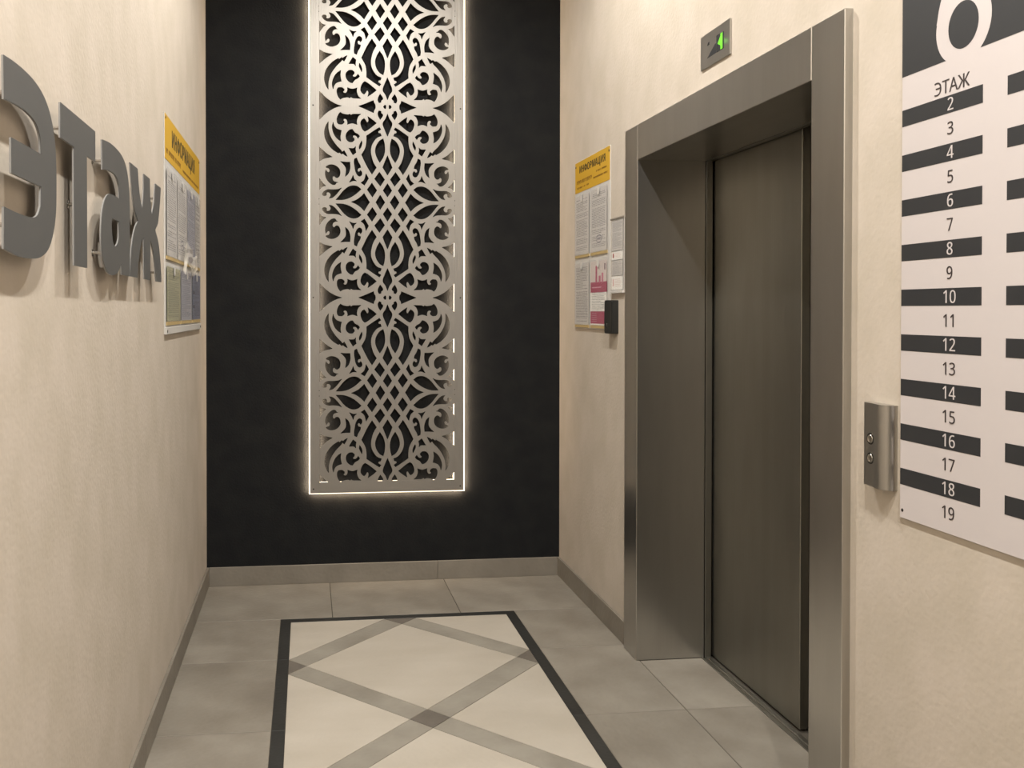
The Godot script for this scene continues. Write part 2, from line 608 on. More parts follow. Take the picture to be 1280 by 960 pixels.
func floor_tiles() -> void:
	var f := Node3D.new()
	f.name = "floor"
	add_child(f)
	structure(f, "grey stone tile floor with a cream inlaid lattice edged in black", "floor")
	put("bed", box(Vector3(-0.2, -0.15, -0.2), Vector3(2.40, -0.0025, L + 0.2), 0.0), M.grout, f)
	var rows := [0.0, 0.531, 1.005, 1.612, 2.222, 2.832, 3.442, 4.052, 4.662, 5.272, 5.627, 6.237, 6.847, 7.457, 8.067, 8.677, 9.287, 9.6]
	var n := 0
	for i in rows.size() - 1:
		var cols := [[0.0, 0.394], [1.486, 1.856]]
		if i == 0 or rows[i] > 5.5:
			cols = [[0.0, 0.631], [0.631, 1.232], [1.232, 1.862]]
		for c in cols:
			put("tile", floor_piece(rect(c[0], rows[i], c[1], rows[i + 1])), M.tile[(n * 7 + i * 3) % 4], f)
			n += 1
	# the tiles that run into the elevator recess
	for r in [[DOOR_FAR, 1.612], [1.612, 2.222], [2.222, DOOR_NEAR]]:
		put("tile", floor_piece(rect(1.856, r[0], 2.118, r[1])), M.tile[n % 4], f)
		n += 1
	# black border of the inlay
	var x0 := 0.394; var x1 := 0.4395; var x2 := 1.4405; var x3 := 1.486
	var z0 := 0.531; var z1 := 0.5765; var z2 := 5.5805; var z3 := 5.627
	for i in range(1, 10):
		for c in [[x0, x1], [x2, x3]]:
			put("border_strip", floor_piece(rect(c[0], rows[i], c[1], rows[i + 1]), 0.008, 0.0004, 0.0006), M.border, f)
	for c in [[x1, 0.631], [0.631, 1.232], [1.232, x2]]:
		for z in [[z0, z1], [z2, z3]]:
			put("border_strip", floor_piece(rect(c[0], z[0], c[1], z[1]), 0.008, 0.0004, 0.0006), M.border, f)
	# diagonal lattice inside it
	var inner := rect(x1, z1, x2, z2)
	var xc := 0.94
	var zc := 0.5785
	var b := 0.0707
	for iu in range(-1, 7):
		for iv in range(-7, 2):
			for k in [[iu - b, iu + b, iv - b, iv + b, "knot"], [iu - b, iu + b, iv + b, iv + 1 - b, "band"], [iu + b, iu + 1 - b, iv - b, iv + b, "band"], [iu + b, iu + 1 - b, iv + b, iv + 1 - b, "cream"]]:
				var p := PackedVector2Array()
				for e in [[k[0], k[2]], [k[1], k[2]], [k[1], k[3]], [k[0], k[3]]]:
					p.append(Vector2(xc + (e[0] + e[1]) / 2.0, zc + (e[0] - e[1]) / 2.0))
				for q in Geometry2D.intersect_polygons(p, inner):
					var lo: Vector2 = q[0]
					var hi: Vector2 = q[0]
					for v in q:
						lo = lo.min(v); hi = hi.max(v)
					if (hi - lo).x < 0.006 or (hi - lo).y < 0.006:
						continue
					var m: Material = M.knot if k[4] == "knot" else (M.band if k[4] == "band" else M.cream[absi(iu * 2 + iv) % 3])
					put({"knot": "corner_tile", "band": "band_tile", "cream": "cream_tile"}[k[4]], floor_piece(q, 0.008, 0.0010, 0.0008), m, f)

func skirting() -> void:
	var h := 0.0975
	var t := 0.012
	var runs := [["baseboard_left", 0.0, L], ["baseboard_right", 0.0, 1.030], ["baseboard_right_near", 2.549, L], ["baseboard_back", 0.0, W]]
	for r in runs:
		var o := Node3D.new()
		o.name = r[0]
		add_child(o)
		structure(o, {"baseboard_left": "grey tile skirting along the wall with raised letters", "baseboard_right": "grey tile skirting between black wall and elevator frame", "baseboard_right_near": "grey tile skirting on the viewer's side of the elevator", "baseboard_back": "grey tile skirting under the black end wall"}[r[0]], "skirting")
		var z: float = r[1]
		while z < r[2] - 0.001:
			var step := 1.2 if r[0] == "baseboard_back" else 0.6
			var e: float = min(z + step, r[2])
			if r[2] - e < 0.08:
				e = r[2]
			if r[0] == "baseboard_left":
				put("skirting_tile", box(Vector3(0, 0, z + 0.0005), Vector3(t, h, e - 0.0005)), M.skirting, o)
			elif r[0] == "baseboard_back":
				put("skirting_tile", box(Vector3(maxf(z + 0.0005, 0.0125), 0, 0), Vector3(minf(e - 0.0005, W - 0.0125), h, t)), M.skirting, o)
			else:
				put("skirting_tile", box(Vector3(W - t, 0, z + 0.0005), Vector3(W, h, e - 0.0005)), M.skirting, o)
			z = e

func elevator() -> void:
	var o := Node3D.new()
	o.name = "door_1"
	add_child(o)
	structure(o, "closed elevator doorway with a wide brushed steel surround", "elevator door")
	var xf := W - 0.022
	var far0 := 1.032
	var near1 := 2.547
	put("jamb", box(Vector3(xf, 0.0, far0), Vector3(2.128, 2.170, DOOR_FAR), 0.0018), M.steel, o)
	put("jamb", box(Vector3(xf, 0.0, DOOR_NEAR), Vector3(2.128, 2.170, near1), 0.0018), M.steel, o)
	put("lintel", box(Vector3(xf, DOOR_TOP, DOOR_FAR + 0.0008), Vector3(2.128, 2.170, DOOR_NEAR - 0.0008), 0.0018), M.steel, o)
	# the landing door's own narrow frame behind a shadow gap
	put("door_lip", box(Vector3(2.131, 0.0, DOOR_FAR - 0.02), Vector3(2.158, DOOR_TOP + 0.02, DOOR_FAR + 0.001), 0.001), M.door, o)
	put("door_lip", box(Vector3(2.131, 0.0, DOOR_NEAR - 0.001), Vector3(2.158, DOOR_TOP + 0.02, DOOR_NEAR + 0.02), 0.001), M.door, o)
	put("door_lip", box(Vector3(2.131, DOOR_TOP - 0.001, DOOR_FAR + 0.001), Vector3(2.158, DOOR_TOP + 0.02, DOOR_NEAR - 0.001), 0.001), M.door, o)
	# two telescopic leaves, the far one in front
	put("door_leaf", box(Vector3(2.164, 0.006, DOOR_FAR - 0.03), Vector3(2.196, DOOR_TOP + 0.03, 1.812), 0.002), M.door, o)
	put("door_leaf", box(Vector3(2.206, 0.006, 1.780), Vector3(2.238, DOOR_TOP + 0.03, DOOR_NEAR + 0.03), 0.002), M.door, o)
	var sill := put("sill", box(Vector3(2.118, -0.02, DOOR_FAR), Vector3(2.26, -0.006, DOOR_NEAR), 0.001), M.aluminium, o)
	for r in [[2.118, 2.134], [2.139, 2.158], [2.196, 2.205], [2.243, 2.26]]:
		put("sill_rail", box(Vector3(r[0], -0.007, DOOR_FAR), Vector3(r[1], 0.001, DOOR_NEAR), 0.001), M.aluminium, sill)
	put("car_door", box(Vector3(2.30, -0.02, DOOR_FAR - 0.06), Vector3(2.33, DOOR_TOP + 0.06, DOOR_NEAR + 0.06), 0.0), M.door, o)

# ------------------------------------------------------------------ ornamental screen
# openings of a quarter of the repeat, in hundredths of a pixel of drafting paper: x from the left rail, y from the lens axis
const AX := 1215.0
const Y0 := 100.0
const Y1 := 1630.0
var openings := {
	"axis diamond": [1028, 100, 1172, 100, 1098, 212],
	"kite": [635, 100, 705, 128, 780, 178, 840, 238, 880, 170, 925, 100],
	"lens": [390, 132, 500, 135, 600, 165, 700, 225, 790, 305, 740, 345, 680, 360, 620, 352, 560, 320, 500, 265, 440, 190],
	"side hook": [282, 155, 335, 168, 400, 228, 475, 322, 425, 300, 340, 292, 260, 292, 210, 270, 178, 235, 172, 210, 190, 195, 225, 195, 238, 212, 234, 236, 250, 252, 280, 248, 303, 225, 306, 195],
	"edge triangle": [125, 290, 170, 335, 225, 352, 180, 395, 125, 470],
	"great scroll": [420, 408, 398, 404, 375, 375, 340, 372, 298, 395, 255, 440, 226, 500, 220, 560, 230, 605, 242, 585, 264, 565, 285, 572, 292, 600, 275, 630, 245, 640, 228, 648, 240, 662, 275, 682, 320, 690, 370, 680, 420, 650, 450, 605, 455, 560, 445, 515, 420, 487, 396, 481, 378, 495, 362, 512, 340, 503, 332, 470, 345, 435, 380, 415],
	"leaf wedge": [540, 508, 580, 545, 605, 600, 615, 660, 610, 735, 540, 735, 465, 742, 510, 700, 545, 650, 552, 600],
	"small wedge": [605, 415, 660, 438, 715, 437, 680, 470, 662, 525, 645, 480],
	"inner hook": [772, 512, 800, 535, 802, 575, 782, 605, 765, 586, 745, 582, 730, 605, 742, 640, 782, 652, 775, 690, 740, 750, 720, 805, 685, 788, 680, 735, 690, 660, 700, 600, 720, 552, 745, 520],
	"notch": [790, 408, 845, 372, 880, 430, 910, 480, 870, 553, 858, 500, 838, 450],
	"diamond a": [972, 185, 1042, 290, 965, 405, 890, 300],
	"diamond b": [1215, 190, 1146, 290, 1215, 400],
	"diamond c": [1100, 362, 1168, 465, 1085, 582, 1008, 475],
	"drop": [965, 550, 1035, 655, 985, 740, 955, 840, 945, 930, 960, 1010, 1000, 1085, 1050, 1138, 1115, 1165, 1102, 1203, 1070, 1208, 1062, 1236, 1090, 1256, 1108, 1268, 1085, 1298, 1000, 1245, 880, 1162, 880, 1075, 862, 970, 800, 855, 840, 770, 900, 652],
	"petal": [1090, 740, 1142, 820, 1170, 918, 1165, 1040, 1145, 1118, 1090, 1085, 1035, 1000, 1020, 910, 1045, 820],
	"diamond d": [1215, 540, 1140, 660, 1180, 760, 1215, 848],
	"edge wedge": [125, 745, 200, 785, 325, 815, 250, 860, 190, 910, 125, 965],
	"crescent": [568, 828, 528, 848, 500, 873, 480, 860, 440, 892, 428, 876, 395, 895, 340, 932, 270, 1008, 225, 1090, 208, 1168, 210, 1240, 236, 1320, 268, 1370, 268, 1270, 290, 1170, 330, 1088, 395, 1000, 468, 925, 488, 893, 520, 918, 548, 870],
	"cap": [660, 853, 710, 892, 700, 950, 705, 986, 675, 958, 598, 956, 632, 898],
	"slit": [766, 945, 790, 983, 806, 1038, 800, 1078, 776, 1030, 760, 985],
	"scroll": [650, 1060, 682, 1088, 680, 1113, 655, 1138, 665, 1163, 700, 1163, 725, 1143, 740, 1118, 766, 1153, 740, 1183, 692, 1208, 668, 1238, 652, 1260, 618, 1253, 575, 1218, 550, 1168, 554, 1108, 588, 1068, 620, 1058],
	"side leaf": [466, 1068, 458, 1138, 475, 1238, 440, 1248, 395, 1268, 360, 1313, 345, 1363, 332, 1308, 335, 1248, 370, 1158, 420, 1098],
	"mouth": [430, 1340, 485, 1338, 520, 1364, 520, 1388, 502, 1400, 514, 1422, 540, 1426, 564, 1408, 576, 1370, 574, 1338, 650, 1358, 725, 1338, 720, 1398, 745, 1468, 785, 1506, 720, 1503, 655, 1500, 630, 1482, 612, 1502, 580, 1490, 500, 1503, 460, 1526, 430, 1488, 408, 1428, 410, 1368],
	"heart": [850, 1233, 900, 1258, 1035, 1366, 980, 1413, 900, 1468, 912, 1408, 900, 1374, 880, 1378, 862, 1412, 838, 1436, 805, 1413, 785, 1368, 795, 1308, 820, 1258],
	"diamond e": [1215, 1163, 1175, 1258, 1142, 1363, 1185, 1438, 1215, 1513],
	"bud": [1098, 1428, 1140, 1488, 1134, 1513, 1112, 1526, 1110, 1558, 1080, 1566, 1062, 1528, 1070, 1478],
	"edge bay": [125, 1408, 160, 1438, 220, 1498, 300, 1558, 400, 1608, 475, 1630, 125, 1630],
	"waist": [755, 1630, 850, 1593, 930, 1558, 990, 1533, 998, 1570, 1016, 1598, 1020, 1630],
	"eye": [1150, 1630, 1170, 1603, 1186, 1603, 1190, 1630],
}

func screen() -> void:
	var xc := 0.932
	var s := 0.49605 / (Y1 - Y0)
	var half := (AX - 125.0) * s
	var zb := 0.026
	var zt := 0.0295
	var t := thing("ornamental_screen", "tall backlit metal screen of pierced scrollwork on the black wall", "wall screen", Vector3(xc, 0.473, 0))
	var yo := -0.473
	var cut := {}
	for k in openings:
		var p := poly(openings[k])
		var q := smooth(p, 4)
		# the cutter's kerf opens every outline a little
		var wide := Geometry2D.offset_polygon(q, 5.0, Geometry2D.JOIN_MITER)
		var kept := Geometry2D.intersect_polygons(wide[0], rect(125.0, Y0, AX, Y1))
		cut[k] = kept[0]
	var pieces := pierced(rect(125.0, Y0, AX, Y1), cut.values())
	var holes_left := 0
	for p in pieces:
		if Geometry2D.is_polygon_clockwise(p):
			holes_left += 1
	if holes_left:
		print("pieces that are holes: ", holes_left)
	# the bottom quarter ends on the bottom rail
	var low := Y0 + (0.99175 - 0.53) / s
	for k in 3:
		var mid := 0.99175 + 0.9921 * k
		var st := start()
		for up in [1.0, -1.0]:
			for side in [1.0, -1.0]:
				var trim: bool = k == 0 and up < 0
				for p in pieces:
					var parts := [p]
					if trim:
						parts = Geometry2D.intersect_polygons(p, rect(120.0, Y0 - 5, AX + 5, low))
					for part in parts:
						var q := PackedVector2Array()
						for v in part:
							q.append(Vector2(side * (AX - v.x) * s, mid + up * (v.y - Y0) * s + yo))
						flat(st, q, zt, Vector3.BACK)
						flat(st, q, zb, Vector3.FORWARD)
				for name_ in cut:
					var c := [cut[name_]]
					if trim:
						c = Geometry2D.intersect_polygons(cut[name_], rect(120.0, Y0 - 5, AX + 5, low))
					for part in c:
						var q := PackedVector2Array()
						for v in part:
							q.append(Vector2(side * (AX - v.x) * s, mid + up * (v.y - Y0) * s + yo))
						ring_side(st, q, zb, zt, false, [0.0], [mid + yo, mid + up * 0.49605 + yo])
		put("lattice", st.commit(), M.lattice, t)
	var top := 3.472 + 0.05 + yo
	put("rail", box(Vector3(-0.402, 0, zb), Vector3(-half, top, zt), 0.0004), M.lattice, t)
	put("rail", box(Vector3(half, 0, zb), Vector3(0.402, top, zt), 0.0004), M.lattice, t)
	put("rail", box(Vector3(-half, 0, zb), Vector3(half, 0.057, zt), 0.0004), M.lattice, t)
	put("rail", box(Vector3(-half, top - 0.05, zb), Vector3(half, top, zt), 0.0004), M.lattice, t)
	for y in [0.4956, 1.4877, 2.4798, 3.472]:
		for x in [-0.385, 0.385]:
			put("screw", lathe([Vector2(0, 0.0007), Vector2(0.003, 0.0005), Vector2(0.0042, 0.0)], 12), M.dark_steel, t, Transform3D(Basis(), Vector3(x, y + yo, zt)))
	for k in 3:
		for dy in [-0.0137, 0.0137]:
			for x in [-half - 0.0015, half + 0.0015]:
				put("rivet", lathe([Vector2(0, 0.0004), Vector2(0.0016, 0.0003), Vector2(0.0022, 0.0)], 10), M.dark_steel, t, Transform3D(Basis(), Vector3(x, 0.99175 + 0.9921 * k + dy + yo, zt)))
	# glowing profile between the screen and the wall, a finger's breadth prouder than the rails
	var e := 0.409
	put("light_strip", box(Vector3(-e, -0.005, 0.004), Vector3(-half - 0.0005, top + 0.005, 0.0245), 0.002), M.led, t)
	put("light_strip", plate(poly([half - 0.004, -0.005, e, -0.005, e, top + 0.005, half + 0.006, top + 0.005]), [], 0.004, 0.0245), M.led, t)
	put("light_strip", box(Vector3(-half, -0.005, 0.004), Vector3(half - 0.005, 0.0555, 0.0245), 0.002), M.led, t)
	put("light_strip", box(Vector3(-half, top - 0.055, 0.004), Vector3(half + 0.004, top + 0.005, 0.0245), 0.002), M.led, t)
	# the profile throws its light back onto the wall
	for a in [[Vector3(-e - 0.005, top / 2, 0.017), 35.0, top], [Vector3(e + 0.005, top / 2, 0.017), -35.0, top], [Vector3(-half + 0.005, top / 2, 0.017), -35.0, top - 0.12], [Vector3(half - 0.009, top / 2, 0.017), 35.0, top - 0.12]]:
		var l := strip_light(Vector2(0.008, a[2]))
		l.position = a[0]
		l.rotation_degrees.y = a[1]
		t.add_child(l)
	var lb := strip_light(Vector2(0.8, 0.008))
	lb.position = Vector3(0, -0.010, 0.017)
	lb.rotation_degrees.x = -35
	t.add_child(lb)

func strip_light(size: Vector2) -> AreaLight3D:
	var l := AreaLight3D.new()
	l.name = "strip_glow"
	l.area_size = size
	l.light_color = Color(1.0, 0.89, 0.75)
	l.area_normalize_energy = false
	l.light_energy = 22.0
	l.area_range = 8.0
	l.area_attenuation = 2.0
	l.shadow_enabled = true
	return l

# ------------------------------------------------------------------ raised letters on the left wall
func letters() -> void:
	var e := smooth(PackedVector2Array(poly([0.004, 1.833, 0.055, 1.836, 0.118, 1.836, 0.180, 1.830, 0.228, 1.816, 0.264, 1.792, 0.288, 1.758, 0.300, 1.712, 0.302, 1.666, 0.298, 1.612, 0.280, 1.570, 0.246, 1.536, 0.196, 1.518, 0.130, 1.512, 0.060, 1.513, 0.002, 1.520, 0.004, 1.588, 0.070, 1.585, 0.150, 1.586, 0.182, 1.594, 0.200, 1.612, 0.203, 1.648, 0.040, 1.648, 0.040, 1.707, 0.203, 1.708, 0.197, 1.738, 0.178, 1.756, 0.142, 1.765, 0.080, 1.767, 0.006, 1.762])), 4, 40.0)
	var tt := poly([0.0, 1.834, 0.288, 1.834, 0.288, 1.764, 0.209, 1.764, 0.209, 1.515, 0.101, 1.515, 0.101, 1.764, 0.0, 1.764])
	var a := smooth(poly([0.056, 1.829, 0.130, 1.836, 0.205, 1.836, 0.275, 1.830, 0.330, 1.812, 0.362, 1.780, 0.378, 1.730, 0.380, 1.660, 0.380, 1.515, 0.277, 1.515, 0.268, 1.545, 0.240, 1.526, 0.200, 1.513, 0.150, 1.509, 0.100, 1.516, 0.062, 1.540, 0.044, 1.578, 0.044, 1.620, 0.058, 1.662, 0.090, 1.694, 0.138, 1.710, 0.250, 1.712, 0.242, 1.744, 0.220, 1.760, 0.188, 1.767, 0.120, 1.766, 0.060, 1.758]), 4, 40.0)
	var a_hole := smooth(poly([0.162, 1.652, 0.240, 1.652, 0.240, 1.610, 0.222, 1.592, 0.195, 1.584, 0.170, 1.592, 0.158, 1.615, 0.156, 1.638]), 3, 50.0)
	var right := [0.294, 1.830, 0.298, 1.775, 0.325, 1.722, 0.366, 1.762, 0.392, 1.830, 0.500, 1.830, 0.474, 1.762, 0.440, 1.705, 0.386, 1.680, 0.440, 1.650, 0.482, 1.596, 0.508, 1.515, 0.402, 1.515, 0.374, 1.578, 0.334, 1.622, 0.298, 1.640, 0.294, 1.515]
	var zh := poly(right)
	for i in range(right.size() - 2, -1, -2):
		zh.append(Vector2(0.488 - (right[i] as float), right[i + 1]))
	zh = smooth(zh, 3, 32.0)
	for l in [["э", e, [], 3.119, "first", [[0.014, 1.775], [0.014, 1.56], [0.26, 1.67]]], ["т", tt, [], 2.786, "second", [[0.012, 1.785], [0.16, 1.65]]], ["а", a, [a_hole], 2.484, "third", [[0.078, 1.782], [0.076, 1.560], [0.33, 1.72]]], ["ж", zh, [], 2.081, "fourth", [[0.415, 1.785], [0.440, 1.545], [0.244, 1.68]]]]:
		var words: String = {"first": "first grey raised letter on the left wall, rounded and open to the left", "second": "second grey raised letter on the left wall, a stem under a straight bar", "third": "third grey raised letter on the left wall, round with a small counter", "fourth": "fourth grey raised letter on the left wall, six-armed, beside the notice board"}[l[4]]
		var t := thing("raised_letter", words, "letter", Vector3(0, 1.515, l[3]), 90.0, "raised letters spelling a word on the left wall")
		var out := PackedVector2Array()
		for p in l[1]:
			out.append(p - Vector2(0, 1.515))
		var hs := []
		for h in l[2]:
			var q := PackedVector2Array()
			for p in h:
				q.append(p - Vector2(0, 1.515))
			hs.append(q)
		put("body", plate(out, hs, 0.0250, 0.0282), M.letter_body, t)
		put("face", plate(out, hs, 0.0282, 0.0294), M.letter_face, t)
		for p in l[5]:
			put("pin", lathe([Vector2(0.004, 0.0252), Vector2(0.004, 0.002), Vector2(0.009, 0.0018), Vector2(0.009, 0.0)], 12), M.pin, t, Transform3D(Basis(), Vector3(p[0], p[1] - 1.515, 0)))

# ------------------------------------------------------------------ notice boards
func clear_pocket(t: Node3D, x0: float, y0: float, x1: float, y1: float) -> void:
	put("pocket", box(Vector3(x0, y0, 0.0095), Vector3(x1, y1, 0.0107), 0.0003), M.clear, t)
	var mid := (x0 + x1) / 2.0
	put("finger_tab", plate(round_rect(mid - 0.016, y1 - 0.034, mid + 0.016, y1 + 0.004, 0.012), [], 0.0108, 0.0114), M.white, t)
	put("pocket_lip", box(Vector3(x0, y0 - 0.013, 0.0045), Vector3(x1, y0, 0.0085), 0.0005), M.yellow_line, t)

func title(t: Node3D, words: String, cap: float, at: Vector3, wide: float) -> void:
	var tm := text(words, cap, 0.0008, true)
	var o := put("lettering", tm, M.ink, t, Transform3D(Basis(), at))
	o.scale.x = wide / maxf(tm.get_aabb().size.x, 0.01)

# small print that the photograph leaves illegible: uneven runs of short strokes
func small_print(t: Node3D, x0: float, x1: float, y: float, h: float, sd: int) -> void:
	var rng := RandomNumberGenerator.new()
	rng.seed = sd
	var st := start()
	var x := x0
	while x < x1:
		var w := rng.randf_range(0.35, 0.75) * h
		if rng.randf() > 0.13:
			add_box(st, Vector3(x, y - h * 0.5 * rng.randf_range(0.75, 1.0), 0.0052), Vector3(x + w * 0.4, y + h * 0.5, 0.0057), 0.0)
			add_box(st, Vector3(x + w * 0.4, y + rng.randf_range(-0.4, 0.3) * h, 0.0052), Vector3(x + w * 0.85, y + h * rng.randf_range(0.32, 0.5), 0.0057), 0.0)
		x += w * 1.15
	put("small_print", st.commit(), M.ink_soft, t)

func paper(kind: String, sd: int, label: String, board: Vector3, turn: float, x0: float, y0: float, x1: float, y1: float, group := "", z := 0.0065) -> void:
	var o := thing("paper_sheet", label, "paper sheet", board, turn, group)
	var c := Vector3((x0 + x1) / 2.0, (y0 + y1) / 2.0, 0)
	o.position = board + Basis(Vector3.UP, deg_to_rad(turn)) * Vector3(c.x, c.y, z)
	put("printed_page", sheet_mesh(x1 - x0, y1 - y0, 0.0012), sheet_texture(kind, sd), o)

func left_board() -> void:
	# local x runs along -z; the board's left edge is at z = 1.342
	var at := Vector3(0, 1.333, 1.342)
	var t := thing("notice_board", "wide white notice board with yellow header beside the raised letters", "notice board", at, 90.0)
	put("backing", box(Vector3(0, 0, 0), Vector3(1.032, 0.806, 0.004), 0.001), M.white, t)
	put("header", box(Vector3(0.004, 0.640, 0.004), Vector3(1.028, 0.804, 0.005), 0.0002), M.yellow, t)
	title(t, "ИНФОРМАЦИЯ", 0.064, Vector3(0.505, 0.738, 0.0054), 0.67)
	small_print(t, 0.03, 0.40, 0.673, 0.020, 4)
	small_print(t, 0.46, 0.98, 0.664, 0.011, 5)
	put("bottom_rail", box(Vector3(0.0, 0.0, 0.004), Vector3(1.032, 0.026, 0.010), 0.001), M.white, t)
	for x in [0.02, 1.01]:
		for y in [0.012, 0.79]:
			put("screw", lathe([Vector2(0, 0.002), Vector2(0.005, 0.0014), Vector2(0.006, 0)], 12), M.dark_steel, t, Transform3D(Basis(), Vector3(x, y, 0.010 if y < 0.1 else 0.005)))
	var cols := [[0.020, 0.282], [0.292, 0.566], [0.578, 0.838], [0.848, 1.022]]
	var kinds := ["plain", "stamp", "lilac", "table"]
	var which := ["leftmost", "second", "third", "rightmost"]
	for i in 4:
		clear_pocket(t, cols[i][0], 0.288, cols[i][1], 0.612)
		paper(kinds[i], 30 + i, "grey printed sheet in the %s upper pocket of the wide board" % which[i], at, 90.0, cols[i][0] + 0.004, 0.290, cols[i][1] - 0.004, 0.606, "upper row of sheets on the wide board")
	var low := [[0.020, 0.366], [0.384, 0.716], [0.734, 1.022]]
	for i in 3:
		clear_pocket(t, low[i][0], 0.046, low[i][1], 0.254)
		paper(["olive", "lilac", "navy"][i], 40 + i, ["olive tinted sheet in the lower left pocket of the wide board", "lilac grey sheet in the lower middle pocket of the wide board", "dark navy poster sheet in the lower right pocket of the wide board"][i], at, 90.0, low[i][0] + 0.004, 0.048, low[i][1] - 0.004, 0.250, "lower row of sheets on the wide board")
	# crumpled scrap of clear film taped across the pockets
	var st := start()
	var rng := RandomNumberGenerator.new()
	rng.seed = 9
	var grid := []
	for j in 6:
		var row := []
		for i in 9:
			row.append(Vector3(0.0 + i * 0.052 + rng.randf_range(-0.012, 0.012), (j - 2.5) * 0.017 + rng.randf_range(-0.006, 0.006) + 0.028 * sin(i * 0.9) - 0.01 * absf(i - 4), 0.003 + rng.randf_range(0.0, 0.016)))
		grid.append(row)
	for j in 5:
		for i in 8:
			for q in [[grid[j][i], grid[j][i + 1], grid[j + 1][i + 1]], [grid[j][i], grid[j + 1][i + 1], grid[j + 1][i]]]:
				var n: Vector3 = (q[1] - q[0]).cross(q[2] - q[0]).normalized()
				tri(st, q[0], q[1], q[2], n if n.z > 0 else -n)
	var f := thing("film_scrap", "crumpled scrap of clear film stuck between the two pocket rows of the wide board", "plastic film", Vector3(0.0115, 1.333 + 0.318, 1.342 - 0.36), 90.0)
	put("crumpled_film", st.commit(), M.tape, f)

func right_board() -> void:
	# local x runs along +z; the board's left edge is at z = 0.285
	var at := Vector3(W, 1.333, 0.285)
	var t := thing("notice_board", "narrow white notice board with yellow header between black wall and elevator", "notice board", at, -90.0)
	put("backing", box(Vector3(0, 0, 0), Vector3(0.515, 0.826, 0.004), 0.001), M.white, t)
	put("header", box(Vector3(0.003, 0.672, 0.004), Vector3(0.512, 0.824, 0.005), 0.0002), M.yellow, t)
	title(t, "ИНФОРМАЦИЯ", 0.034, Vector3(0.262, 0.782, 0.0054), 0.38)
	small_print(t, 0.035, 0.255, 0.722, 0.019, 14)
	small_print(t, 0.03, 0.22, 0.694, 0.009, 15)
	small_print(t, 0.325, 0.47, 0.738, 0.009, 16)
	small_print(t, 0.285, 0.48, 0.712, 0.009, 17)
	for x in [0.014, 0.501]:
		for y in [0.012, 0.803]:
			put("screw", lathe([Vector2(0, 0.002), Vector2(0.005, 0.0014), Vector2(0.006, 0)], 12), M.dark_steel, t, Transform3D(Basis(), Vector3(x, y, 0.004 if y < 0.1 else 0.005)))
	var k := 0
	for c in [[0.012, 0.232, 0.360, 0.656], [0.254, 0.486, 0.360, 0.656], [0.012, 0.232, 0.018, 0.322], [0.254, 0.486, 0.018, 0.322]]:
		clear_pocket(t, c[0], c[2], c[1], c[3])
		paper(["plain", "stamp", "plain", "flyer"][k], 50 + k, ["grey typed sheet in the upper left pocket of the narrow board", "grey typed sheet with an oval stamp in the upper right pocket of the narrow board", "long grey typed sheet in the lower left pocket of the narrow board", "wine red and white flyer in the lower right pocket of the narrow board"][k], at, -90.0, c[0] + 0.003, c[2] + 0.002, c[1] - 0.003, c[3] - 0.004, "sheets on the narrow board")
		k += 1

